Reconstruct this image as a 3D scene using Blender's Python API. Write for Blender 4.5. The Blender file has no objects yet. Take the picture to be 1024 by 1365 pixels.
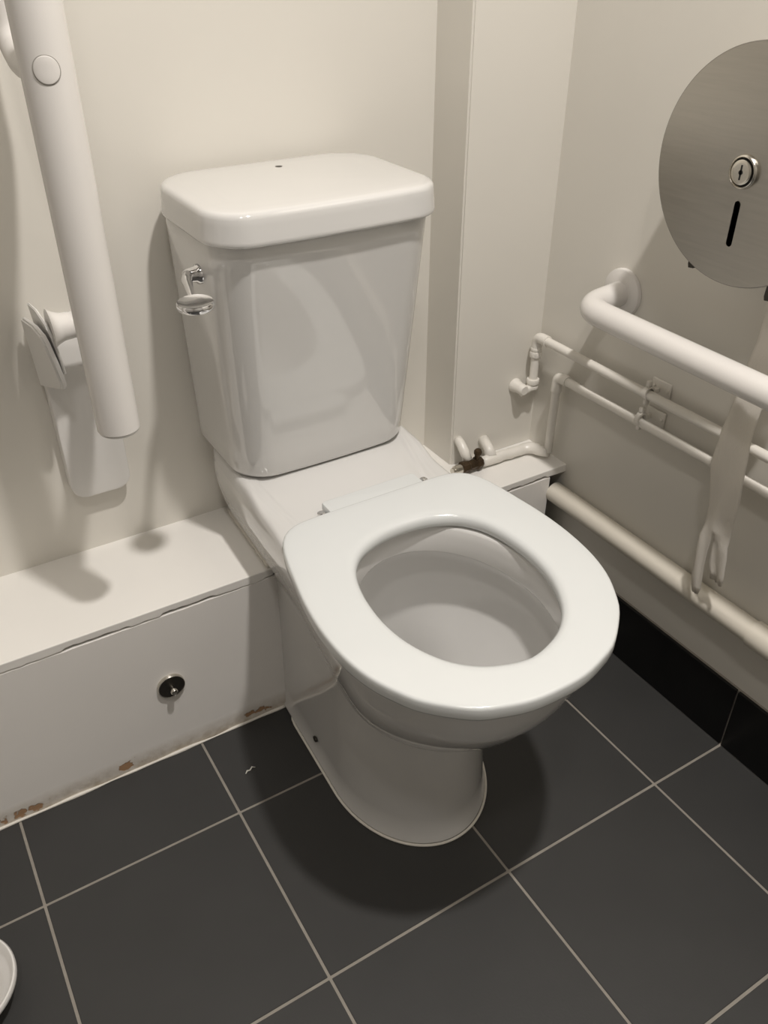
import bpy, bmesh, math, random
from mathutils import Vector, Matrix, noise
random.seed(7)
PI = math.pi
scene = bpy.context.scene
COL = scene.collection

# ------------------------------------------------------------------ camera
cam_d = bpy.data.cameras.new('camera')
cam = bpy.data.objects.new('camera', cam_d); COL.objects.link(cam)
cam.location = (0.05801, -0.83842, 1.15587)
cam.rotation_euler = (0.96731, 0.0, -0.545138)
cam_d.sensor_fit = 'HORIZONTAL'; cam_d.sensor_width = 36.0
cam_d.lens = 36.0 * 1140.31 / 1024.0
cam_d.clip_start = 0.02
scene.camera = cam

# ------------------------------------------------------------------ world, lights, exposure
w = bpy.data.worlds.new('world'); scene.world = w; w.use_nodes = True
w.node_tree.nodes['Background'].inputs[0].default_value = (0.9, 0.85, 0.78, 1)
w.node_tree.nodes['Background'].inputs[1].default_value = 0.05

def lamp(name, loc, size, power, col, spread=170):
    d = bpy.data.lights.new(name, 'AREA'); d.shape = 'DISK'; d.size = size
    d.energy = power; d.color = col; d.spread = math.radians(spread)
    o = bpy.data.objects.new(name, d); COL.objects.link(o); o.location = loc
    return o
lamp('downlight', (0.585, -0.695, 2.485), 0.09, 25.5, (1.0, 0.95, 0.90))
lamp('second_downlight', (-0.04, -1.08, 2.485), 0.17, 6.0, (1.0, 0.945, 0.895))
vs = scene.view_settings
vs.view_transform = 'Standard'; vs.look = 'None'; vs.gamma = 1.0; vs.use_curve_mapping = False
vs.exposure = 0.05

# ------------------------------------------------------------------ materials
def mat(name, col, rough=0.5, metal=0.0, coat=0.0, spec=0.5, noise_amt=0.0, noise_scale=20.0,
        bump=0.0, bump_scale=60.0, rough_var=0.0, stretch=None, trans=0.0, coat_rough=0.05):
    m = bpy.data.materials.new(name); m.use_nodes = True
    nt = m.node_tree; N = nt.nodes; L = nt.links
    b = N['Principled BSDF']
    b.inputs['Roughness'].default_value = rough
    b.inputs['Metallic'].default_value = metal
    b.inputs['Coat Weight'].default_value = coat
    b.inputs['Coat Roughness'].default_value = coat_rough
    b.inputs['Specular IOR Level'].default_value = spec
    tc = N.new('ShaderNodeTexCoord'); mp = N.new('ShaderNodeMapping')
    L.new(tc.outputs['Object'], mp.inputs['Vector'])
    if stretch: mp.inputs['Scale'].default_value = stretch
    nz = N.new('ShaderNodeTexNoise'); nz.inputs['Scale'].default_value = noise_scale
    nz.inputs['Detail'].default_value = 5
    L.new(mp.outputs['Vector'], nz.inputs['Vector'])
    mx = N.new('ShaderNodeMix'); mx.data_type = 'RGBA'
    mx.inputs[6].default_value = (*[c * (1 - noise_amt) for c in col], 1)
    mx.inputs[7].default_value = (*[min(1, c * (1 + noise_amt)) for c in col], 1)
    L.new(nz.outputs['Fac'], mx.inputs[0]); L.new(mx.outputs[2], b.inputs['Base Color'])
    if rough_var:
        mr = N.new('ShaderNodeMapRange')
        mr.inputs['To Min'].default_value = max(0.01, rough - rough_var); mr.inputs['To Max'].default_value = rough + rough_var
        L.new(nz.outputs['Fac'], mr.inputs['Value']); L.new(mr.outputs['Result'], b.inputs['Roughness'])
    if bump:
        n2 = N.new('ShaderNodeTexNoise'); n2.inputs['Scale'].default_value = bump_scale; n2.inputs['Detail'].default_value = 4
        L.new(mp.outputs['Vector'], n2.inputs['Vector'])
        bp = N.new('ShaderNodeBump'); bp.inputs['Strength'].default_value = bump; bp.inputs['Distance'].default_value = 0.002
        L.new(n2.outputs['Fac'], bp.inputs['Height']); L.new(bp.outputs['Normal'], b.inputs['Normal'])
    if trans:
        b.inputs['Transmission Weight'].default_value = trans
    return m

M = {}
M['wall'] = mat('wall_paint', (0.765, 0.738, 0.678), 0.42, noise_amt=0.02, noise_scale=6, bump=0.10, bump_scale=35, spec=0.35)
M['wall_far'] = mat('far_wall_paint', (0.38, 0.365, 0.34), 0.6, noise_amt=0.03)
M['ceiling'] = mat('ceiling_paint', (0.42, 0.405, 0.38), 0.7)
M['gloss'] = mat('gloss_paint', (0.90, 0.88, 0.84), 0.28, noise_amt=0.02, noise_scale=8, bump=0.12, bump_scale=30, spec=0.4)
M['pipe_paint'] = mat('pipe_paint', (0.84, 0.81, 0.75), 0.3, noise_amt=0.03, bump=0.35, bump_scale=90)
M['waste'] = mat('cream_pipe_paint', (0.80, 0.755, 0.66), 0.33, noise_amt=0.05, noise_scale=12, bump=0.2, bump_scale=60)
M['ceramic'] = mat('glazed_ceramic', (0.70, 0.692, 0.675), 0.07, coat=0.6, spec=0.5, noise_amt=0.01)
M['bowl'] = M['ceramic']
M['seat'] = mat('seat_plastic', (0.715, 0.735, 0.732), 0.16, spec=0.5, noise_amt=0.008)
M['plastic'] = mat('white_plastic', (0.78, 0.765, 0.74), 0.3, noise_amt=0.01)
M['nylon'] = mat('white_coated_tube', (0.80, 0.775, 0.745), 0.27, noise_amt=0.01)
M['chrome'] = mat('chrome', (0.78, 0.78, 0.79), 0.07, metal=1.0)
M['steel'] = mat('brushed_steel', (0.44, 0.42, 0.385), 0.33, metal=1.0, noise_amt=0.10, noise_scale=16, stretch=(1, 1, 14), rough_var=0.07, bump=0.04, bump_scale=60)
M['steel_edge'] = mat('steel_edge', (0.30, 0.285, 0.26), 0.35, metal=1.0)
M['steel_lock'] = mat('lock_metal', (0.66, 0.63, 0.57), 0.25, metal=1.0)
M['cap_shade_ring'] = mat('cap_shade_ring', (0.42, 0.40, 0.37), 0.6)  # grey for the shade painted in around the tube cap
M['black'] = mat('black_void', (0.01, 0.01, 0.01), 0.7)
M['dark_metal'] = mat('dark_metal', (0.07, 0.063, 0.055), 0.35, metal=0.8, noise_amt=0.3, noise_scale=120)
M['brass'] = mat('tarnished_brass', (0.065, 0.042, 0.022), 0.5, metal=0.6, noise_amt=0.6, noise_scale=110, bump=0.6, bump_scale=160)
M['tile'] = mat('dark_floor_tile', (0.044, 0.0437, 0.0428), 0.48, noise_amt=0.12, noise_scale=9, bump=0.05, bump_scale=300, rough_var=0.04, spec=0.36)
M['skirt'] = mat('black_skirting_tile', (0.006, 0.006, 0.006), 0.3, noise_amt=0.2, spec=0.35)
M['grout'] = mat('grey_grout', (0.30, 0.275, 0.24), 0.85, noise_amt=0.25, noise_scale=30, bump=0.4, bump_scale=300)
M['caulk'] = mat('white_sealant', (0.80, 0.77, 0.70), 0.45, noise_amt=0.05, bump=0.4, bump_scale=90)
M['water'] = mat('water', (0.95, 0.97, 0.97), 0.02, trans=1.0)
M['roll'] = mat('paper_roll', (0.62, 0.58, 0.52), 0.9)

# damaged board at the front of the boxing: paint, dirt towards the floor line and bare brown patches
def board_material():
    m = bpy.data.materials.new('painted_board_worn'); m.use_nodes = True
    nt = m.node_tree; N = nt.nodes; L = nt.links; b = N['Principled BSDF']
    b.inputs['Roughness'].default_value = 0.36; b.inputs['Specular IOR Level'].default_value = 0.4
    tc = N.new('ShaderNodeTexCoord'); sx = N.new('ShaderNodeSeparateXYZ'); L.new(tc.outputs['Object'], sx.inputs[0])
    def math_(op, a, bb=None, clamp=False):
        n = N.new('ShaderNodeMath'); n.operation = op; n.use_clamp = clamp
        for i, v in enumerate((a, bb)):
            if v is None: continue
            if isinstance(v, (int, float)): n.inputs[i].default_value = v
            else: L.new(v, n.inputs[i])
        return n.outputs[0]
    nz = N.new('ShaderNodeTexNoise'); nz.inputs['Scale'].default_value = 55; nz.inputs['Detail'].default_value = 7
    L.new(tc.outputs['Object'], nz.inputs['Vector'])
    n2 = N.new('ShaderNodeTexNoise'); n2.inputs['Scale'].default_value = 9; n2.inputs['Detail'].default_value = 4
    L.new(tc.outputs['Object'], n2.inputs['Vector'])
    X, Z = sx.outputs['X'], sx.outputs['Z']
    patches = None
    for cx, cz, rx, rz in ((0.172, 0.016, 0.024, 0.011), (0.000, 0.012, 0.055, 0.010), (0.412, 0.014, 0.032, 0.009), (-0.12, 0.012, 0.05, 0.012)):
        dx = math_('DIVIDE', math_('SUBTRACT', X, cx), rx); dz = math_('DIVIDE', math_('SUBTRACT', Z, cz), rz)
        d = math_('SUBTRACT', 1.0, math_('SQRT', math_('ADD', math_('MULTIPLY', dx, dx), math_('MULTIPLY', dz, dz))))
        patches = d if patches is None else math_('MAXIMUM', patches, d)
    pn = math_('ADD', patches, math_('MULTIPLY', math_('SUBTRACT', nz.outputs['Fac'], 0.5), 4.2))
    pm = math_('MULTIPLY', math_('SUBTRACT', pn, 0.28), 7.0, True)
    low = math_('SUBTRACT', 1.0, math_('DIVIDE', Z, 0.040), True)
    dirt = math_('MULTIPLY', math_('MULTIPLY', low, nz.outputs['Fac']), 1.9, True)
    c1 = N.new('ShaderNodeMix'); c1.data_type = 'RGBA'
    c1.inputs[6].default_value = (0.85, 0.825, 0.79, 1); c1.inputs[7].default_value = (0.89, 0.865, 0.83, 1)
    L.new(n2.outputs['Fac'], c1.inputs[0])
    c2 = N.new('ShaderNodeMix'); c2.data_type = 'RGBA'; c2.inputs[7].default_value = (0.47, 0.41, 0.33, 1)
    L.new(dirt, c2.inputs[0]); L.new(c1.outputs[2], c2.inputs[6])
    c3 = N.new('ShaderNodeMix'); c3.data_type = 'RGBA'; c3.inputs[7].default_value = (0.40, 0.245, 0.14, 1)
    L.new(pm, c3.inputs[0]); L.new(c2.outputs[2], c3.inputs[6]); L.new(c3.outputs[2], b.inputs['Base Color'])
    h = math_('SUBTRACT', math_('MULTIPLY', math_('MULTIPLY', nz.outputs['Fac'], low), 1.2), pm)
    bp = N.new('ShaderNodeBump'); bp.inputs['Strength'].default_value = 0.7; bp.inputs['Distance'].default_value = 0.003
    L.new(h, bp.inputs['Height']); L.new(bp.outputs['Normal'], b.inputs['Normal'])
    return m
M['board'] = board_material()

# thin paper: diffuse plus translucent
def paper_material():
    m = bpy.data.materials.new('tissue_paper'); m.use_nodes = True
    nt = m.node_tree; N = nt.nodes; L = nt.links; b = N['Principled BSDF']
    b.inputs['Base Color'].default_value = (0.92, 0.89, 0.84, 1); b.inputs['Roughness'].default_value = 0.9
    b.inputs['Specular IOR Level'].default_value = 0.1
    t = N.new('ShaderNodeBsdfTranslucent'); t.inputs[0].default_value = (0.92, 0.89, 0.83, 1)
    mx = N.new('ShaderNodeMixShader'); mx.inputs[0].default_value = 0.45
    L.new(b.outputs[0], mx.inputs[1]); L.new(t.outputs[0], mx.inputs[2])
    L.new(mx.outputs[0], N['Material Output'].inputs[0])
    nz = N.new('ShaderNodeTexNoise'); nz.inputs['Scale'].default_value = 60
    bp = N.new('ShaderNodeBump'); bp.inputs['Strength'].default_value = 0.4; bp.inputs['Distance'].default_value = 0.003
    L.new(nz.outputs['Fac'], bp.inputs['Height']); L.new(bp.outputs['Normal'], b.inputs['Normal'])
    return m
M['paper'] = paper_material()

# ------------------------------------------------------------------ helpers
def obj(name, bm, m, parent=None, smooth=False, sharp=None):
    bmesh.ops.recalc_face_normals(bm, faces=bm.faces)
    me = bpy.data.meshes.new(name); bm.to_mesh(me); bm.free()
    if smooth:
        for p in me.polygons: p.use_smooth = True
        if sharp: me.set_sharp_from_angle(angle=math.radians(sharp))
    me.materials.append(m)
    o = bpy.data.objects.new(name, me); COL.objects.link(o)
    if parent is not None:
        o.parent = parent
        r = parent; off = Vector((0, 0, 0))
        while r is not None: off += r.location; r = r.parent
        o.location = -off
    return o
def thing(name, label, cat, loc=(0, 0, 0), group=None):
    o = bpy.data.objects.new(name, None); COL.objects.link(o); o.empty_display_size = 0.05
    o.location = loc; o['label'] = label; o['category'] = cat
    if group: o['group'] = group
    return o
def tag(o, label, cat, group=None):
    o['label'] = label; o['category'] = cat
    if group: o['group'] = group
    return o
def struct(o, label=None):
    o['kind'] = 'structure'
    if label: o['label'] = label
    return o
def box(bm, a, b, bev=0.0, seg=2):
    r = bmesh.ops.create_cube(bm, size=1.0)
    c = [(a[i] + b[i]) / 2 for i in range(3)]; s = [abs(b[i] - a[i]) for i in range(3)]
    for v in r['verts']: v.co = Vector((c[0] + v.co.x * s[0], c[1] + v.co.y * s[1], c[2] + v.co.z * s[2]))
    if bev:
        es = list({e for v in r['verts'] for e in v.link_edges})
        bmesh.ops.bevel(bm, geom=es, offset=bev, segments=seg, affect='EDGES', profile=0.5)
def loft(bm, rings, cap0=True, cap1=True):
    R = [[bm.verts.new(p) for p in r] for r in rings]; n = len(R[0])
    for a, b in zip(R[:-1], R[1:]):
        for i in range(n):
            bm.faces.new((a[i], a[(i + 1) % n], b[(i + 1) % n], b[i]))
    if cap0: bm.faces.new(R[0])
    if cap1: bm.faces.new(list(reversed(R[-1])))
    return R
def frame(d):
    d = Vector(d).normalized()
    u = d.orthogonal().normalized(); return u, d.cross(u)
def fillet(P, r, n=8):
    P = [Vector(p) for p in P]; out = [P[0]]
    for i in range(1, len(P) - 1):
        a, b, c = P[i - 1], P[i], P[i + 1]
        da, dc = (a - b), (c - b); k = min(r, da.length * .49, dc.length * .49)
        p0, p1 = b + da.normalized() * k, b + dc.normalized() * k
        for j in range(n + 1):
            t = j / n; out.append(p0 * (1 - t) ** 2 + b * 2 * t * (1 - t) + p1 * t * t)
    out.append(P[-1]); return out
def tube(bm, P, r, n=20, caps=True, wob=0.0, fold=None):
    P = [Vector(p) for p in P]; rings = []; u = None
    for i, p in enumerate(P):
        d = (P[min(i + 1, len(P) - 1)] - P[max(i - 1, 0)]).normalized()
        if u is None: u = d.orthogonal().normalized()
        else: u = (u - d * u.dot(d)).normalized()
        v = d.cross(u)
        rr = r[i] if isinstance(r, (list, tuple)) else r
        ring = []
        for k in range(n):
            a = 2 * PI * k / n
            q = rr * (1 + (wob * noise.noise((p + u * math.cos(a) * rr + v * math.sin(a) * rr) * 60) if wob else 0))
            ring.append(p + (u * math.cos(a) + v * math.sin(a)) * q)
        rings.append(ring)
    loft(bm, rings, caps, caps)
def lathe(bm, base, axis, prof, n=40, cap0=True, cap1=True):
    """prof: list of (distance along axis, radius)"""
    base = Vector(base); d = Vector(axis).normalized(); u, v = frame(d)
    rings = [[base + d * h + (u * math.cos(2 * PI * k / n) + v * math.sin(2 * PI * k / n)) * r for k in range(n)] for h, r in prof]
    loft(bm, rings, cap0, cap1)
def dense(P, step):
    P = [Vector(p) for p in P]; out = []
    for a, b in zip(P[:-1], P[1:]):
        n = max(1, int((b - a).length / step))
        out += [a.lerp(b, k / n) for k in range(n)]
    return out + [P[-1]]
def lerp_table(T, x):
    if x <= T[0][0]: return T[0][1]
    for (a, fa), (b, fb) in zip(T[:-1], T[1:]):
        if x <= b: return fa + (fb - fa) * (x - a) / (b - a)
    return T[-1][1]
def spline(T, m=8):
    full = [Vector(t) for t in T]; full = [Vector((-full[1].x, full[1].y))] + full + [Vector((-full[-2].x, full[-2].y))]
    out = []
    for i in range(1, len(full) - 2):
        p0, p1, p2, p3 = full[i - 1:i + 3]
        for k in range(m):
            t = k / m
            out.append(.5 * ((2 * p1) + (p2 - p0) * t + (2 * p0 - 5 * p1 + 4 * p2 - p3) * t * t + (3 * p1 - p0 - 3 * p2 + p3) * t ** 3))
    out.append(full[-2]); return out
def resample(P, n):
    L = [0.0]
    for a, b in zip(P[:-1], P[1:]): L.append(L[-1] + (b - a).length)
    out = []; j = 0
    for k in range(n + 1):
        s = L[-1] * k / n
        while j < len(L) - 2 and L[j + 1] < s: j += 1
        out.append(P[j].lerp(P[j + 1], (s - L[j]) / max(1e-9, L[j + 1] - L[j])))
    return out
def sstep(t): t = max(0, min(1, t)); return t * t * (3 - 2 * t)

# ------------------------------------------------------------------ setting
XL, XR, YB, YF, ZC = -0.95, 1.065, 0.36, -1.80, 2.50
YLED, ZLED = 0.165, 0.3165      # front of the boxing, top of its slab
XD, YD = 0.876, 0.27           # corner duct

bm = bmesh.new(); box(bm, (XL - .1, YB, -.05), (XR + .1, YB + .1, ZC + .1)); struct(obj('wall_back', bm, M['wall']))
bm = bmesh.new(); box(bm, (XR, YF, -.05), (XR + .1, YB, ZC + .1)); struct(obj('wall_right', bm, M['wall']))
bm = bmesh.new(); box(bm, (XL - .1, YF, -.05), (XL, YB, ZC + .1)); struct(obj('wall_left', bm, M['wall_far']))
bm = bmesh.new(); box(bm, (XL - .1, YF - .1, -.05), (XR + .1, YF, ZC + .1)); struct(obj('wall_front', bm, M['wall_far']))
bm = bmesh.new(); box(bm, (XL, YF, ZC), (XR, YB, ZC + .1)); struct(obj('ceiling', bm, M['ceiling']))

# floor: grout bed and every tile a piece of its own
bm = bmesh.new(); box(bm, (XL, YF, -.05), (XR, YB, -.0014))
floor = struct(obj('floor', bm, M['grout']))
G = 0.0021
cache = {}
ys = [(0.0, YLED + 0.004)] + [(-0.3005 * (k + 1), -0.3005 * k) for k in range(6)]
for i in range(-4, 4):
    x0, x1 = max(XL, 0.3 * i), min(XR - .007, 0.3 * (i + 1))
    if x1 - x0 < .01: continue
    for y0, y1 in ys:
        y0 = max(y0, YF)
        if y1 - y0 < .01: continue
        a, b = x0 + G, x1 - G; c, d = y0 + G, y1 - G
        key = (round(b - a, 4), round(d - c, 4))
        if key not in cache:
            bm = bmesh.new(); box(bm, (0, 0, -.006), (b - a, d - c, 0), .0007, 1)
            bmesh.ops.recalc_face_normals(bm, faces=bm.faces)
            me = bpy.data.meshes.new('floor_tile'); bm.to_mesh(me); bm.free(); me.materials.append(M['tile']); cache[key] = me
        t = bpy.data.objects.new('floor_tile', cache[key]); COL.objects.link(t)
        t.parent = floor; t.location = (a, c, random.uniform(-.0002, .0001))

# corner duct
bm = bmesh.new(); box(bm, (XD, YD, ZLED + .0005), (XR, YB, ZC), 0.0)
es = [e for e in bm.edges if all(abs(v.co.x - XD) < 1e-5 and abs(v.co.y - YD) < 1e-5 for v in e.verts)]
bmesh.ops.bevel(bm, geom=es, offset=.003, segments=3, affect='EDGES')
struct(obj('trim_3', bm, M['wall']), 'cream painted square duct boxed into the back right corner')

# skirting tiles on the right wall
bm = bmesh.new(); box(bm, (XR - .006, YF, -.001), (XR, YLED, .1275))
base = struct(obj('baseboard_right', bm, M['grout']))
for k in range(-6, 1):
    y0, y1 = -0.3 + 0.3 * k + .0016, 0.3 * k - .0016
    y0, y1 = max(y0, YF), min(y1, YLED)
    if y1 - y0 < .02: continue
    bm = bmesh.new(); box(bm, (XR - .010, y0, 0.0005), (XR - .004, y1, .128), .0008, 1); obj('skirting_tile', bm, M['skirt'], base)
bm = bmesh.new(); box(bm, (XR - .010, .0016, 0.0005), (XR - .004, YLED - .001, .128), .0008, 1); obj('skirting_tile', bm, M['skirt'], base)

# boxing along the back wall, in two runs left and right of the pan
def slab(x0, x1):
    """top slab with a chipped lower lip"""
    bm = bmesh.new(); n = max(8, int((x1 - x0) / .006)); rings = []
    yf = YLED - .005
    for k in range(n + 1):
        x = x0 + (x1 - x0) * k / n
        j = .0022 * noise.noise(Vector((x * 38, 1.3, 0))) + .0016 * noise.noise(Vector((x * 120, 4.1, 0)))
        lip = .0135 + j
        step = .003 if noise.noise(Vector((x * 11, 7.7, 0))) > .18 else 0
        z = ZLED - .001 * noise.noise(Vector((x * 5, 0, 9)))* 0
        sh = .045 * (YB - YLED)
        rings.append([Vector(p) for p in ((x + sh, YB, z), (x, yf + .0014, z), (x, yf + .0004, z - .0004), (x, yf, z - .0014),
                     (x, yf + .0003, z - lip - step + .002), (x, yf + .002, z - lip - step), (x, YLED + .006, z - lip - .001), (x + sh, YB, z - lip - .001))])
    loft(bm, rings); return bm
def board(x0, x1):
    bm = bmesh.new(); n = max(4, int((x1 - x0) / .012))
    rings = []
    for k in range(n + 1):
        x = x0 + (x1 - x0) * k / n
        s = .0012 * noise.noise(Vector((x * 9, 3, 2)))
        zt = ZLED - .0168 + .0012 * noise.noise(Vector((x * 50, 8, 2)))
        rings.append([Vector(p) for p in ((x, YLED + s, 0.0), (x, YLED + s, .02), (x, YLED + s * .5 - .001, .15), (x, YLED - .0035, zt - .002), (x, YLED - .0015, zt), (x, YLED + .015, zt), (x, YLED + .015, 0.0))])
    loft(bm, rings); return bm
PL, PR = 0.4575, 0.7095          # pan passes through here
tr1 = struct(obj('trim_1', slab(XL, PL), M['gloss']), 'white painted top slab of the low pipe boxing left of the pan')
tr2 = struct(obj('trim_2', board(XL, .4665), M['board']), 'white painted front board of the boxing with bare brown patches at the floor')
tr4 = struct(obj('trim_4', slab(PR, XR), M['gloss']), 'short piece of boxing slab right of the pan under the duct')
tr5 = struct(obj('trim_5', board(.697, XR - .036), M['board']), 'short front board of the boxing right of the pan')

# sealant bead and torn paint along the floor line
bm = bmesh.new(); P = []; Rr = []
for k in range(181):
    x = XL + (PL - XL) * k / 180
    P.append((x, YLED - .0015 - .0022 * max(0, noise.noise(Vector((x * 14, 0, 5)))), .0012)); Rr.append(max(.0009, .0024 + .0028 * noise.noise(Vector((x * 17, 2, 0)))))
tube(bm, P, Rr, 8)
struct(obj('trim_6', bm, M['caulk'], None, True), 'uneven white sealant bead where the boxing meets the floor')

# ------------------------------------------------------------------ toilet
toilet = thing('toilet', 'white ceramic close coupled toilet with seat down, against the back wall', 'toilet', (0.577, 0.1, 0))
def xc(y): return 0.5645 + 0.045 * (max(-.4, min(.36, y)) + 0.25)
def pan_ring(z, yf, hw, ym, hb, yb, p=2.0, y_hb=.10, nS=30, nF=34, lift=0.0):
    """half outline from the back centre to the tip, mirrored"""
    half = []
    rc = .045
    for k in range(4): half.append(((hb - rc) * k / 4.0, yb))
    for k in range(7):
        a = PI / 2 * (1 - k / 6.0); half.append((hb - rc + rc * math.cos(a), yb - rc + rc * math.sin(a)))
    for k in range(1, nS + 1):
        y = (yb - rc) + (ym - (yb - rc)) * k / nS
        half.append((hb + (hw - hb) * sstep((y_hb - y) / (y_hb - ym)), y))
    for k in range(1, nF + 1):
        a = PI / 2 * k / nF
        half.append((hw * math.cos(a) ** (2 / p), ym - (ym - yf) * math.sin(a) ** (2 / p)))
    half[-1] = (0.0, yf)
    pts = [Vector((xc(y) + u, y, z)) for u, y in half]
    pts += [Vector((xc(y) - u, y, z)) for u, y in reversed(half[1:-1])]
    return pts
bm = bmesh.new()
Yb = .352
levels = [  # z, yf, hw, ym, hb
    (0.0005, -.213, .1255, -.045, .1255), (0.006, -.213, .1255, -.045, .1255), (0.010, -.2085, .1225, -.045, .1225), (.05, -.205, .121, -.045, .121), (.12, -.201, .1195, -.045, .120),
    (.19, -.202, .119, -.045, .1195), (.235, -.207, .120, -.05, .1195), (.262, -.217, .1215, -.06, .1195), (.280, -.236, .124, -.08, .1195), (.292, -.262, .130, -.115, .1195),
    (.304, -.288, .139, -.14, .1225), (.318, -.306, .147, -.155, .1285), (.34, -.323, .155, -.165, .138), (.37, -.341, .164, -.175, .1465), (.40, -.354, .171, -.18, .1525), (.43, -.363, .1765, -.185, .1545),
    (.446, -.3665, .1785, -.19, .1525), (.451, -.366, .1780, -.19, .1505), (.4545, -.364, .1760, -.19, .148), (.456, -.360, .172, -.19, .144)]
fine = []
for i in range(len(levels) - 1):
    p0, p1, p2, p3 = (Vector(levels[max(0, min(len(levels) - 1, i + d))]) for d in (-1, 0, 1, 2))
    sub = 5 if 5 <= i < len(levels) - 4 else 1
    for k in range(sub):
        t = k / sub
        q = .5 * ((2 * p1) + (p2 - p0) * t + (2 * p0 - 5 * p1 + 4 * p2 - p3) * t * t + (3 * p1 - p0 - 3 * p2 + p3) * t ** 3) if sub > 1 else p1.copy()
        fine.append(tuple(q))
fine.append(levels[-1])
rings = [pan_ring(z, yf, hw, ym, hb, Yb) for z, yf, hw, ym, hb in fine]
n = len(rings[0])
# hole rings follow the outer ring's parameter by angle
def hole_ring(z, hw, y0, y1, cy=None, like=None):
    c = (y0 + y1) / 2; hl = (y1 - y0) / 2; out = []
    for p in like:
        u = p.x - xc(p.y); v = (p.y - (-.17))
        # compress the long back part so that vertices spread evenly around
        if v > 0: v = v * .36
        a = math.atan2(v / .19, u / .17)
        out.append(Vector((xc(c) + hw * math.cos(a), c + hl * math.sin(a), z)))
    return out
top = rings[-1]
def deckz(y): return .456 + .0115 * sstep((y - .112) / .058)
for r in rings[-4:]:
    for p in r: p.z += (deckz(p.y) - .456)
h0 = hole_ring(.457, .123, -.334, -.0145, like=top)
for t in (.12, .3, .5, .72, .93):
    rings.append([Vector((a.x + (b.x - a.x) * t, a.y + (b.y - a.y) * t, deckz(a.y + (b.y - a.y) * t))) for a, b in zip(top, h0)])
for z, hw, y0, y1 in ((.4555, .1225, -.3335, -.015), (.452, .1205, -.332, -.017), (.44, .1185, -.331, -.019), (.4165, .1175, -.3345, -.0205), (.4135, .1185, -.3355, -.0195), (.4115, .1225, -.337, -.016),
                      (.409, .128, -.339, -.008), (.40, .137, -.341, .008), (.385, .141, -.337, .018), (.365, .1395, -.328, .026), (.34, .132, -.312, .030), (.315, .119, -.290, .032), (.29, .102, -.262, .033),
                      (.265, .083, -.226, .034), (.24, .066, -.183, .035), (.21, .053, -.135, .036), (.18, .046, -.095, .036), (.15, .042, -.065, .034), (.13, .036, -.055, .028)):
    rings.append(hole_ring(z, hw, y0, y1, like=top))
loft(bm, rings, True, True)
pan = obj('pan', bm, M['ceramic'], toilet, True)
# foot screw
bm = bmesh.new(); lathe(bm, (xc(.03) - .1225, .032, .047), (-1, 0, 0), [(0, .0055), (.003, .0055), (.0034, .003)], 16)
obj('screw', bm, M['dark_metal'], toilet, True, 40)['label'] = 'dark screw head low on the side of the pan'
# sealant line round the foot
foot_line = pan_ring(.002, -.2155, .1275, -.045, .1275, .16)
bm = bmesh.new()
fl = [p for p in foot_line if p.y < .158]
fl.sort(key=lambda p: math.atan2(p.x - .566, p.y - .16) % (2 * PI))
tube(bm, fl, .0022, 8)
obj('sealant_bead', bm, M['caulk'], toilet, True)

bm = bmesh.new(); tube(bm, [(xc(y) + .1295 + .004 * (y - .2), y, .3205) for y in [.166 + .01 * q for q in range(19)]], [.0045 + .0018 * math.sin(q * 1.7) for q in range(19)], 10, wob=.2); obj('sealant_bead', bm, M['caulk'], toilet, True)
bm = bmesh.new(); tube(bm, [(xc(y) - .1295, y, .3185) for y in [.164 + .01 * q for q in range(19)]], [.0034 + .0006 * math.sin(q * 2.1) for q in range(19)], 10, wob=.04); obj('sealant_bead', bm, M['caulk'], toilet, True)
# cistern tank
def box_ring(z, cx, hw, yf, yb, rf, rb, bulge=0.0, nc=8, ne=8):
    """rounded outline, front towards -y; corners rf (front) and rb (back)"""
    pts = []
    def arc(ax, ay, r, a0, a1):
        for k in range(nc + 1):
            a = a0 + (a1 - a0) * k / nc; pts.append((ax + r * math.cos(a), ay + r * math.sin(a)))
    def edge(p, q):
        for k in range(1, ne): pts.append((p[0] + (q[0] - p[0]) * k / ne, p[1] + (q[1] - p[1]) * k / ne))
    arc(hw - rb, yb - rb, rb, 0, PI / 2); edge((hw - rb, yb), (-hw + rb, yb))
    arc(-hw + rb, yb - rb, rb, PI / 2, PI); edge((-hw, yb - rb), (-hw, yf + rf))
    arc(-hw + rf, yf + rf, rf, PI, 1.5 * PI); edge((-hw + rf, yf), (hw - rf, yf))
    arc(hw - rf, yf + rf, rf, 1.5 * PI, 2 * PI); edge((hw, yf + rf), (hw, yb - rb))
    out = []
    for x, y in pts:
        if bulge and y < (yf + yb) / 2: y -= bulge * (1 - (x / hw) ** 2) * max(0, min(1, ((yf + yb) / 2 - y) / ((yb - yf) / 2)))
        out.append(Vector((cx + x, y, z)))
    return out
bm = bmesh.new(); rings = []
TB, TT = .470, .845
def tk(z): 
    t = (z - TB) / (TT - TB)
    return dict(cx=.580 + (.568 - .580) * t, hw=.1475 + (.157 - .1475) * t, yf=.178 + (.1165 - .178) * t, yb=.356, rf=.052 - .006 * t, rb=.012 + .045 * t)
def tring(z, inset=0.0):
    d = tk(max(TB, z)); return box_ring(z, d['cx'], d['hw'] - inset, d['yf'] + inset, d['yb'] - inset * .3, d['rf'], d['rb'], .006)
rings = [tring(TB - .002, .012), tring(TB - .001, .006), tring(TB + .003, .002), tring(TB + .009, 0)] + [tring(TB + .009 + (TT - TB - .009) * k / 12) for k in range(1, 13)]
loft(bm, rings)
tank = obj('cistern_tank', bm, M['ceramic'], toilet, True)
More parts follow.
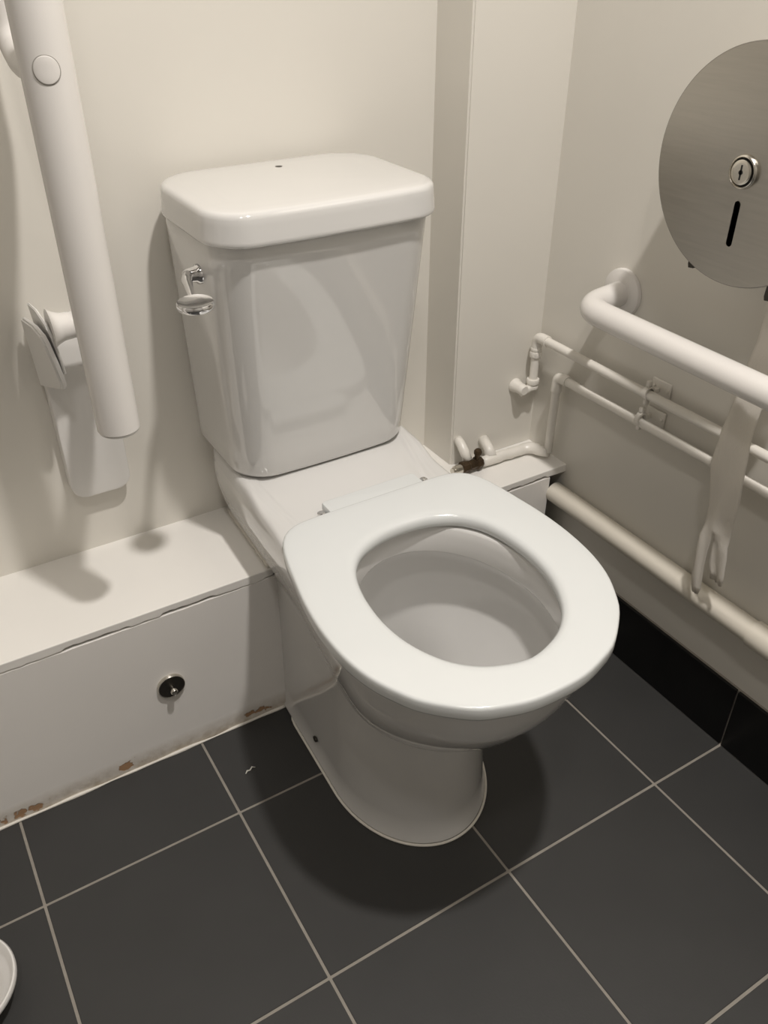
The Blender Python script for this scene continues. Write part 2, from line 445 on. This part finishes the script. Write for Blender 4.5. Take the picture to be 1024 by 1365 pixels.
# cistern lid
def lid_ring(z, inset=0.0):
    r = box_ring(z, .568, .1655 - inset, .108 + inset, .350 - inset, max(.006, .052 - inset), max(.006, .07 - inset), .008, nc=12)
    return r
bm = bmesh.new()
loft(bm, [lid_ring(.8385, .008), lid_ring(.838, .0025), lid_ring(.839, .0006), lid_ring(.8415, -.0004), lid_ring(.845, -.0002), lid_ring(.853, .0006), lid_ring(.863, .0014), lid_ring(.8705, .0020), lid_ring(.8738, .0030), lid_ring(.8764, .0052), lid_ring(.8778, .0082), lid_ring(.8784, .0125), lid_ring(.8788, .022), lid_ring(.8792, .045)])
lid = obj('cistern_lid', bm, M['ceramic'], toilet, True)
bm = bmesh.new(); lathe(bm, (.577, .297, .8780), (0, 0, 1), [(0, .0050), (.0014, .0050), (.0016, .0035)], 16)  # dark disc on the lid, its colour stands in for a shaded hole
obj('lid_hole_disc', bm, M['dark_metal'], lid, True, 40)['label'] = 'small dark disc standing in for a hole in the lid'
# flush lever
lever = bpy.data.objects.new('flush_lever', None); COL.objects.link(lever); lever.parent = toilet; lever.location = Vector((.41, .215, .785)) - toilet.location
lever['label'] = 'chrome spatula flush lever'
bm = bmesh.new(); lathe(bm, (.4165, .205, .785), (-1, 0, 0), [(0, .013), (.006, .013), (.009, .010), (.020, .0085), (.024, .006)], 24); obj('spindle', bm, M['chrome'], lever, True, 50)
bm = bmesh.new(); pa = resample([Vector(p) for p in fillet([(.400, .207, .786), (.391, .190, .786), (.381, .150, .784), (.375, .127, .7815)], .012)], 24); tube(bm, pa, [.0072 if k < 8 else .0062 - .0026 * (k - 8) / 16 for k in range(25)], 16); obj('arm', bm, M['chrome'], lever, True)
bm = bmesh.new(); lathe(bm, (.372, .110, .7775), Vector((-.02, -.03, 1)), [(-.0015, .010), (-.0005, .018), (.0015, .0214), (.005, .0226), (.0082, .0225), (.0098, .0214), (.0092, .0195), (.0082, .012), (.0078, .002)], 40); obj('paddle', bm, M['chrome'], lever, True, 50)

# seat
SO = [(0, -.3825), (.035, -.3805), (.067, -.372), (.10, -.3575), (.139, -.3235), (.158, -.2965), (.1755, -.260), (.1860, -.216), (.1892, -.162), (.1855, -.108), (.1795, -.07), (.173, -.032), (.164, .003), (.151, .026), (.130, .039), (.100, .0425), (.05, .043), (0, .043)]
SI = [(0, -.325), (.036, -.3165), (.064, -.301), (.088, -.275), (.107, -.235), (.1155, -.19), (.114, -.14), (.104, -.097), (.088, -.070), (.068, -.053), (.035, -.040), (0, -.0365)]
NS = 56
so = resample(spline(SO), NS); si = resample(spline(SI), NS)
cen = Vector((0, -.17))
def seat_ring(src, z, off):
    """off > 0 grows outwards along the outline's normal"""
    pts = []
    full = src + [Vector((-p.x, p.y)) for p in reversed(src[1:-1])]
    m = len(full)
    for i, p in enumerate(full):
        t = (full[(i + 1) % m] - full[i - 1]).normalized(); nrm = Vector((t.y, -t.x))
        q = p + nrm * off
        pts.append(Vector((xc(q.y) + q.x, q.y, z)))
    return pts
bm = bmesh.new()
ZS = .479; ZB = .4585
rr = [seat_ring(so, ZB, -.004), seat_ring(so, ZB + .001, -.0010), seat_ring(so, ZB + .004, 0), seat_ring(so, ZS - .0045, 0), seat_ring(so, ZS - .0020, -.0006), seat_ring(so, ZS - .0006, -.0018), seat_ring(so, ZS, -.0040), seat_ring(so, ZS + .0003, -.012), seat_ring(so, ZS + .0005, -.02)]
rr += [seat_ring(si, ZS + .0008, .016), seat_ring(si, ZS, .009), seat_ring(si, ZS - .002, .0035), seat_ring(si, ZS - .006, .0005), seat_ring(si, ZS - .012, 0), seat_ring(si, ZB + .002, .001), seat_ring(si, ZB, .004)]
loft(bm, rr, False, False)
R0 = [v for v in bm.verts]; m = 2 * NS
bm.verts.ensure_lookup_table()
for i in range(m):
    a, b = bm.verts[i], bm.verts[(i + 1) % m]; k = (len(rr) - 1) * m
    bm.faces.new((bm.verts[k + i], bm.verts[k + (i + 1) % m], b, a))
# raised hinge bridge joined to the back of the ring
seat = obj('seat', bm, M['seat'], toilet, True)
bm = bmesh.new(); xh = xc(.055)
hb = [box_ring(z, xh + .004, .078 - i, .030, .072 - i, .004, .006) for z, i in ((.466, .002), (.4675, 0), (.4745, 0), (.4765, .001), (.4772, .003))]
loft(bm, hb); obj('hinge_bridge', bm, M['seat'], seat, True, 40)
for s in (-1, 1):
    bm = bmesh.new(); lathe(bm, (xh + .004 + s * .086, .054, .459), (0, 0, 1), [(0, .009), (.003, .009), (.004, .006), (.0125, .006), (.014, .004)], 18)
    obj('hinge_pin', bm, M['chrome'], seat, True, 50)['label'] = 'chrome hinge pin'
for u, y in ((-.153, -.235), (.153, -.235), (-.146, -.02), (.146, -.02)):
    bm = bmesh.new(); box(bm, (xc(y) + u - .008, y - .012, .4572), (xc(y) + u + .008, y + .012, .4590), .0005, 1); obj('buffer', bm, M['seat'], seat)

# ------------------------------------------------------------------ drop down rail at left
rail = thing('hinged_support_rail', 'white hinged support rail folded up against the back wall, left of the cistern', 'support rail', (.26, .345, .42))
def yz_plate(bm, x0, x1, prof):
    loft(bm, [[Vector((x, y, z)) for y, z in prof] for x in (x0, x1)])
# wall plate with rounded lower corners
bm = bmesh.new()
def plate_ring(y, i):
    x0, x1, z0, z1, r = .217 + i, .307 - i, .427 + i, .700 - i, .022
    pts = []
    for ax, az, a0 in ((x1 - r, z1 - r, 0), (x0 + r, z1 - r, PI / 2), (x0 + r, z0 + r, PI), (x1 - r, z0 + r, 1.5 * PI)):
        for k in range(9):
            a = a0 + PI / 2 * k / 8; pts.append(Vector((ax + r * math.cos(a), y, az + r * math.sin(a))))
    return pts
loft(bm, [plate_ring(YB - .0005, 0), plate_ring(YB - .022, 0), plate_ring(YB - .0238, .0008), plate_ring(YB - .0245, .0025)])
obj('wall_plate', bm, M['plastic'], rail, True, 40)
def slanted_plate(P, th, bev):
    bm = bmesh.new(); P = [Vector(p) for p in P]
    loft(bm, [P, [p + Vector((th, 0, 0)) for p in P]])
    bmesh.ops.recalc_face_normals(bm, faces=bm.faces)
    bmesh.ops.bevel(bm, geom=bm.edges[:], offset=bev, segments=2, affect='EDGES'); return bm
obj('hinge_cheek', slanted_plate([(.2050, .3365, .724), (.2095, .290, .7285), (.2125, .262, .724), (.2150, .256, .712), (.2205, .258, .680), (.2265, .268, .648), (.2270, .278, .637), (.2220, .300, .630), (.2090, .3365, .622)], .0085, .0026), M['plastic'], rail, True, 40)
obj('hinge_cheek', slanted_plate([(.2180, .3365, .742), (.2200, .300, .7445), (.2230, .268, .735), (.2260, .258, .718), (.2310, .264, .684), (.2350, .276, .658), (.2330, .300, .652), (.2260, .3365, .645)], .0035, .0012), M['plastic'], rail, True, 40)
bm = bmesh.new(); lathe(bm, (.2290, .270, .7265), (1, 0, 0), [(0, .0255), (.006, .0215), (.014, .0182), (.026, .0172), (.0265, .0168), (.028, .0168), (.0285, .0172), (.062, .0172), (.065, .014)], 32)
obj('hinge_boss', bm, M['nylon'], rail, True, 40)
T0 = Vector((.2565, .110, .6505)); TD = Vector((0, 0, 1)); rt = .0255
bm = bmesh.new(); tube(bm, fillet([(.285, .262, .730), (.280, .20, .730), (.264, .135, .735)], .02), .017, 20); obj('pivot_arm', bm, M['plastic'], rail, True, 50)
bm = bmesh.new()
lathe(bm, T0, TD, [(0, rt - .0012), (.0012, rt), (.60, rt), (.80, rt), (.80, rt - .002)], 48); obj('tube', bm, M['nylon'], rail, True, 40)
bm = bmesh.new(); lathe(bm, T0 - TD * .0035, TD, [(0, rt - .003), (.0015, rt - .0015), (.0034, rt - .0015)], 48); obj('end_cap', bm, M['plastic'], rail, True, 40)
# round cap pressed into the tube wall, facing the room
cx_ = Vector((-.24, -1, 0)); cx_ = (cx_ - TD * cx_.dot(TD)).normalized(); cy_ = TD.cross(cx_)
CS = .392
def on_tube(a, h, off): return T0 + TD * h + (cx_ * math.cos(a) + cy_ * math.sin(a)) * (rt + off)
def cap_ring(r, off): return [on_tube(r * math.cos(2 * PI * k / 32) / rt, CS + r * math.sin(2 * PI * k / 32), off) for k in range(32)]
loft(bm := bmesh.new(), [cap_ring(.0122, -.0005), cap_ring(.0122, .0002), cap_ring(.0117, .0010), cap_ring(.0105, .0012), cap_ring(.005, .0012)]); obj('cap', bm, M['nylon'], rail, True, 30)
bm = bmesh.new(); loft(bm, [cap_ring(.0131, .0002), cap_ring(.0131, .0003), cap_ring(.0122, .0003), cap_ring(.0122, .0002)], False, False); obj('cap_shade_ring', bm, M['cap_shade_ring'], rail, True)  # grey ring puts the shadow at the cap's edge into colour
# return of the upper bar behind
bm = bmesh.new(); tube(bm, fillet([(.2575, .130, 1.040), (.259, .225, 1.034), (.2605, .268, 1.052), (.2605, .270, 1.46)], .035), .0175, 20); obj('upper_bar', bm, M['nylon'], rail, True, 50)

# ------------------------------------------------------------------ grab rail on the right wall
grab = thing('grab_rail', 'white horizontal grab rail with round wall flange under the steel paper dispenser', 'grab rail', (XR, .09, .665))
gx, gz, gr = .980, .6625, .0196
bm = bmesh.new()
tube(bm, dense(fillet([(XR - .005, .089, gz + .010), (gx, .086, gz + .004), (gx, -.70, gz), (XR - .005, -.70, gz)], .050, 12), .05), gr, 28); obj('rail', bm, M['nylon'], grab, True, 60)
for y, z in ((.089, gz + .010), (-.70, gz)):
    bm = bmesh.new(); lathe(bm, (XR - .0003, y, z), (-1, 0, 0), [(0, .0385), (.004, .0385), (.0065, .0375), (.008, .035), (.0095, .0225), (.010, .019)], 48); obj('flange', bm, M['nylon'], grab, True, 35)

# ------------------------------------------------------------------ paper dispenser
disp = thing('paper_dispenser', 'round brushed steel jumbo toilet paper dispenser with lock on right wall', 'paper dispenser', (XR, -.179, .923))
dx, dy, dz, dr = .975, -.1531, .9135, .1365
bm = bmesh.new()
def circ(x, cy, cz, r, n, ph=0): return [Vector((x, cy + r * math.cos(2 * PI * k / n + ph), cz + r * math.sin(2 * PI * k / n + ph))) for k in range(n)]
def stadium(x, cy, z0, z1, r, n=10):
    P = []
    for k in range(n + 1): P.append(Vector((x, cy + r * math.cos(PI * k / n), z1 - r + r * math.sin(PI * k / n))))
    for k in range(n + 1): P.append(Vector((x, cy - r * math.cos(PI * k / n), z0 + r - r * math.sin(PI * k / n))))
    return P
loops = [circ(dx, dy, dz, dr - .0015, 96), stadium(dx, dy + .0018, .8240, .8790, .0044)]
es = []
for Lp in loops:
    vs_ = [bm.verts.new(p) for p in Lp]
    es += [bm.edges.new((vs_[i], vs_[(i + 1) % len(vs_)])) for i in range(len(vs_))]
bmesh.ops.triangle_fill(bm, use_beauty=True, use_dissolve=False, edges=es)
ret = bmesh.ops.extrude_face_region(bm, geom=bm.faces[:])
bmesh.ops.translate(bm, verts=[v for v in ret['geom'] if isinstance(v, bmesh.types.BMVert)], vec=(.0012, 0, 0))
obj('front_plate', bm, M['steel'], disp)
bm = bmesh.new()
lathe(bm, (dx, dy, dz), (1, 0, 0), [(0.0001, dr - .0016), (.0005, dr - .0004), (.0016, dr), (.012, dr), (.0121, dr - .0015), (.0121, dr - .003), (.0015, dr - .003)], 96, False, False); obj('cover_rim', bm, M['steel_edge'], disp, True, 40)
bm = bmesh.new()
lathe(bm, (dx + .009, dy, dz), (1, 0, 0), [(0, dr - .006), (XR - dx - .0095, dr - .006), (XR - dx - .0095, dr - .012), (.002, dr - .0075)], 64, False, False); 
obj('body', bm, M['steel'], disp, True, 40)
bm = bmesh.new(); lathe(bm, (XR - .004, dy, dz), (1, 0, 0), [(0, dr - .013), (.0035, dr - .013)], 48); obj('back_plate', bm, M['steel_edge'], disp)
bm = bmesh.new(); ly, lz = dy + .0022, dz - .001
lathe(bm, (dx, ly, lz), (-1, 0, 0), [(0, .0200), (.003, .0198), (.0052, .0188), (.0060, .0172), (.0045, .0160), (.0035, .0158)], 48, True, False); lk = obj('lock', bm, M['steel_lock'], disp, True, 50)
bm = bmesh.new(); lathe(bm, (dx - .0028, ly, lz), (-1, 0, 0), [(0, .0159), (.0004, .0159)], 40); obj('lock_gap', bm, M['black'], lk)
bm = bmesh.new(); lathe(bm, (dx - .003, ly, lz), (-1, 0, 0), [(0, .0142), (.0035, .0142), (.0041, .0135), (.0043, .010)], 40); obj('lock_barrel', bm, M['steel_lock'], lk, True, 40)
bm = bmesh.new(); lathe(bm, (dx - .0070, ly, lz), (-1, 0, 0), [(0, .0029), (.0006, .0029)], 20); box(bm, (dx - .0076, ly - .0011, lz - .0085), (dx - .007, ly + .0011, lz + .0085)); obj('keyhole', bm, M['black'], lk)
for y, zz in ((dy + .066, .776), (dy - .058, .770)):
    bm = bmesh.new(); loft(bm, [[Vector((x, y + a, zz + b)) for a, b in ((-.004, 0), (.004, -.001), (.0055, .004), (.004, .036), (-.006, .036), (-.0055, .006))] for x in (dx + .018, dx + .022)]); obj('cutter_tab', bm, M['dark_metal'], disp)

# paper strip hanging out of the drum
paper = thing('toilet_paper', 'torn strip of thin white toilet paper hanging from steel dispenser behind the grab rail', 'toilet paper', (1.02, dy, .80))
# centre line rows: z, y_left, y_right, x
rows = [(.776, -.188, -.262, 1.028), (.747, -.190, -.264, 1.030), (.70, -.188, -.258, 1.031), (.66, -.185, -.250, 1.027), (.62, -.190, -.231, 1.013), (.57, -.182, -.230, 1.012), (.51, -.178, -.235, 1.012), (.472, -.186, -.238, 1.012), (.446, -.192, -.238, 1.012), (.43, -.192, -.238, 1.012), (.41, -.1915, -.240, 1.011)]
NC = 14
bm = bmesh.new(); grid = []
rows2 = []
for a, b in zip(rows[:-1], rows[1:]):
    for k in range(4): t = k / 4; rows2.append(tuple(a[i] + (b[i] - a[i]) * t for i in range(4)))
rows2.append(rows[-1])
def crease(x, z, t): return x + .0020 * math.sin(t * 5.0 + z * 6) + .0022 * noise.noise(Vector((t * 3, z * 16, 2)))
for z, yl_, yr_, x in rows2:
    grid.append([bm.verts.new((crease(x, z, c / NC), yl_ + (yr_ - yl_) * c / NC, z)) for c in range(NC + 1)])
for a, b in zip(grid[:-1], grid[1:]):
    for c in range(NC): bm.faces.new((a[c], a[c + 1], b[c + 1], b[c]))
# two crumpled tails
def tail(c0, c1, rows_t, seed):
    prev = grid[-1][c0:c1 + 1]; m = c1 - c0
    for z, yl_, yr_, x in rows_t:
        cur = [bm.verts.new((x + .0016 * math.sin(c / m * 7 + seed + z * 22) + .0012 * noise.noise(Vector((c * .7, seed, z * 40))), yl_ + (yr_ - yl_) * c / m, z + .004 * noise.noise(Vector((c * .9, seed, z * 20))))) for c in range(m + 1)]
        for c in range(m): bm.faces.new((prev[c], prev[c + 1], cur[c + 1], cur[c]))
        prev = cur
tail(0, 6, [(.396, -.191, -.2125, 1.0095), (.37, -.192, -.2125, 1.0085), (.345, -.194, -.213, 1.008), (.323, -.195, -.216, 1.0075), (.305, -.198, -.2165, 1.008), (.292, -.202, -.214, 1.0085)], 1.0)
tail(7, 14, [(.398, -.2130, -.2405, 1.011), (.381, -.2140, -.2435, 1.0118), (.36, -.2165, -.2455, 1.0125), (.345, -.2205, -.2475, 1.013), (.330, -.2255, -.248, 1.013)], 4.0)
strip = obj('hanging_strip', bm, M['paper'], paper, True)
sm = strip.modifiers.new('thickness', 'SOLIDIFY'); sm.thickness = .00025

# ------------------------------------------------------------------ pipes
def band(bm, p, d, r, l): 
    d = Vector(d).normalized(); lathe(bm, Vector(p) - d * l / 2, d, [(0, r * .96), (l * .12, r), (l * .88, r), (l, r * .96)], 24)
px = 1.040
# upper small pipe
p1 = thing('water_pipe', 'upper white painted copper pipe along right wall, turning into the duct', 'pipe', (px, .25, .45))
bm = bmesh.new(); tube(bm, dense(fillet([(px, -1.3, .549), (px, .250, .545), (px, .250, .445), (1.012, .250, .442)], .016, 6), .04), .0078, 18, wob=.06); obj('copper_pipe', bm, M['pipe_paint'], p1, True)
bm = bmesh.new(); tube(bm, fillet([(px, .222, .5455), (px, .250, .5455), (px, .250, .517)], .016, 8), .0098, 18, wob=.05); obj('elbow', bm, M['pipe_paint'], p1, True, 60)
bm = bmesh.new(); band(bm, (px, .250, .512), (0, 0, 1), .0112, .010); band(bm, (px, .250, .522), (0, 0, 1), .0105, .006); obj('collar', bm, M['pipe_paint'], p1, True, 50)
bm = bmesh.new(); band(bm, (px, .250, .458), (0, 0, 1), .0118, .010); band(bm, (px, .250, .447), (0, 0, 1), .0108, .007); obj('collar', bm, M['pipe_paint'], p1, True, 50)
bm = bmesh.new(); lathe(bm, (1.014, YD - .0004, .448), (0, -1, 0), [(0, .0135), (.004, .0135), (.007, .0115), (.018, .0105), (.026, .0105), (.030, .008)], 24); obj('elbow', bm, M['pipe_paint'], p1, True, 45)
# lower small pipe down to the slab and along to the valve
p2 = thing('water_pipe', 'lower white painted copper pipe, dropping to the boxing slab and the brown valve', 'pipe', (px, .19, .33))
bm = bmesh.new(); tube(bm, dense(fillet([(px, -1.3, .502), (px + .004, .190, .490), (px + .004, .192, .335)], .018, 6), .04), .0078, 18, wob=.06); obj('copper_pipe', bm, M['pipe_paint'], p2, True)
bm = bmesh.new(); tube(bm, fillet([(px + .004, .164, .4905), (px + .004, .190, .4905), (px + .004, .190, .462)], .016, 8), .0098, 18, wob=.05); obj('elbow', bm, M['pipe_paint'], p2, True, 60)
bm = bmesh.new(); tube(bm, dense(fillet([(px + .004, .190, .335), (1.030, .230, .330), (.921, .233, .329)], .020, 8), .008), .0105, 18, wob=.28); obj('lagged_run', bm, M['pipe_paint'], p2, True)
bm = bmesh.new(); tube(bm, [(.942, .233, .332), (.946, .248, .344), (.948, YD - .0003, .352)], [.0115, .010, .0105], 16, wob=.15); obj('stub', bm, M['pipe_paint'], p2, True)

# corroded isolating valve
vlv = thing('isolating_valve', 'corroded brown brass isolating valve on the slab behind the seat corner', 'valve', (.905, .243, .331))
bm = bmesh.new(); lathe(bm, (.922, .243, .333), (-1, -.06, .03), [(0, .0105), (.006, .0128), (.012, .0128), (.014, .0105), (.030, .0105), (.032, .0122), (.046, .0122), (.048, .010)], 8); obj('body', bm, M['brass'], vlv, True, 25)
bm = bmesh.new(); lathe(bm, (.874, .240, .3345), (-1, -.06, .03), [(0, .009), (.014, .009), (.0145, .0065), (.020, .006)], 16); obj('compression_end', bm, M['steel_lock'], vlv, True, 35)
bm = bmesh.new(); lathe(bm, (.911, .242, .343), (0, -.15, 1), [(0, .005), (.010, .005), (.012, .0072), (.017, .0078), (.021, .0055), (.022, .002)], 16); obj('knob', bm, M['brass'], vlv, True, 40)
bm = bmesh.new(); tube(bm, [(.895, .2475, .342), (.893, .256, .356), (.893, .270, .366), (.893, .2805, .370)], [.009, .0095, .0092, .009], 14, wob=.25); obj('painted_stub', bm, M['pipe_paint'], vlv, True)['label'] = 'white painted pipe stub'

vlv.location += Vector((-.004, -.0105, -.002))

# double clip on the right wall
clip = thing('pipe_clip', 'white painted double pipe bracket holding the two small pipes to right wall', 'pipe clip', (XR, -.018, .52))
for y, z, xx in ((-.018, .549, px), (-.012, .5005, px + .0013)):
    bm = bmesh.new(); lathe(bm, (xx, y - .004, z - .0005), (0, 1, 0), [(0, .0082), (0, .0112), (.008, .0112), (.008, .0082)], 24, False, False); obj('ring', bm, M['pipe_paint'], clip, True, 40)
    bm = bmesh.new(); box(bm, (xx + .0105, y - .004, z - .0045), (XR - .002, y + .004, z + .004), .0015, 2); obj('stem', bm, M['pipe_paint'], clip)
    for s in (-1, 1):
        bm = bmesh.new(); box(bm, (xx - .005, y - .0035, z + s * .0155 - .005), (xx + .004, y + .0035, z + s * .0155 + .005), .002, 2); obj('lug', bm, M['pipe_paint'], clip, True, 50)
for z0, z1 in ((.538, .566), (.488, .516)):
    bm = bmesh.new(); box(bm, (XR - .004, -.043, z0), (XR - .0004, -.004, z1), .0018, 2); obj('base_plate', bm, M['pipe_paint'], clip, True, 50)
    for y in (-.037, -.010):
        bm = bmesh.new(); lathe(bm, (XR - .004, y, (z0 + z1) / 2), (-1, 0, 0), [(0, .0035), (.0015, .003), (.002, .0015)], 10); obj('screw', bm, M['pipe_paint'], clip, True)

# large waste pipe
wp = thing('waste_pipe', 'thick cream painted waste pipe running low along right wall from the boxing', 'pipe', (1.043, .165, .262))
wr = .0195; wx = XR - wr - .001
bm = bmesh.new(); tube(bm, dense([(wx, .1625, .2615), (wx, -1.3, .262)], .06), wr, 28, wob=.02); obj('pipe', bm, M['waste'], wp, True, 60)
bm = bmesh.new(); lathe(bm, (wx, -.300, .262), (0, -1, 0), [(0, wr), (.001, wr + .0028), (.055, wr + .0028), (.056, wr)], 32); obj('coupling', bm, M['waste'], wp, True, 40)

# ------------------------------------------------------------------ small things
fx = thing('wall_fixing', 'dark round metal fixing with a protruding screw on the boxing front', 'wall fixing', (.268, YLED, .156))
bm = bmesh.new(); lathe(bm, (.268, YLED - .0003, .156), (0, -1, 0), [(0, .0222), (.0062, .0222), (.0072, .0216), (.0073, .0206), (.0066, .0203)], 40); obj('cup', bm, M['steel_lock'], fx, True, 40)
bm = bmesh.new(); lathe(bm, (.268, YLED - .0066, .156), (0, -1, 0), [(0, .0206), (.0004, .0206), (.0007, .006)], 40); obj('face', bm, M['dark_metal'], fx, True, 40)
bm = bmesh.new(); lathe(bm, (.268, YLED - .0072, .156), (0, -1, 0), [(0, .0040), (.008, .0038), (.0085, .0056), (.0125, .0058), (.0145, .0045), (.015, .001)], 18); obj('screw', bm, M['steel_lock'], fx, True, 40)

pot = thing('dish', 'shallow round white plastic dish with a raised rim on the floor at left edge', 'dish', (-.118, -.092, 0))
bm = bmesh.new(); lathe(bm, (-.118, -.092, 0.0004), (0, 0, 1), [(0, .040), (.003, .042), (.022, .054), (.036, .062), (.041, .0675), (.045, .0700), (.050, .0702), (.0525, .0688), (.053, .0668), (.0505, .0645), (.040, .0610), (.034, .0575), (.0325, .054), (.020, .047), (.008, .040), (.006, .01)], 64)
obj('cup', bm, M['plastic'], pot, True, 40)

bm = bmesh.new(); P = [(.338, .0625, .0012), (.342, .0655, .0028), (.347, .0655, .0014), (.352, .0690, .0026), (.357, .0668, .001)]
tube(bm, P, [.0006, .0014, .0011, .0013, .0005], 6)
tag(obj('paint_flake', bm, M['caulk']), 'tiny white flake lying on the dark tile left of the pan', 'flake')
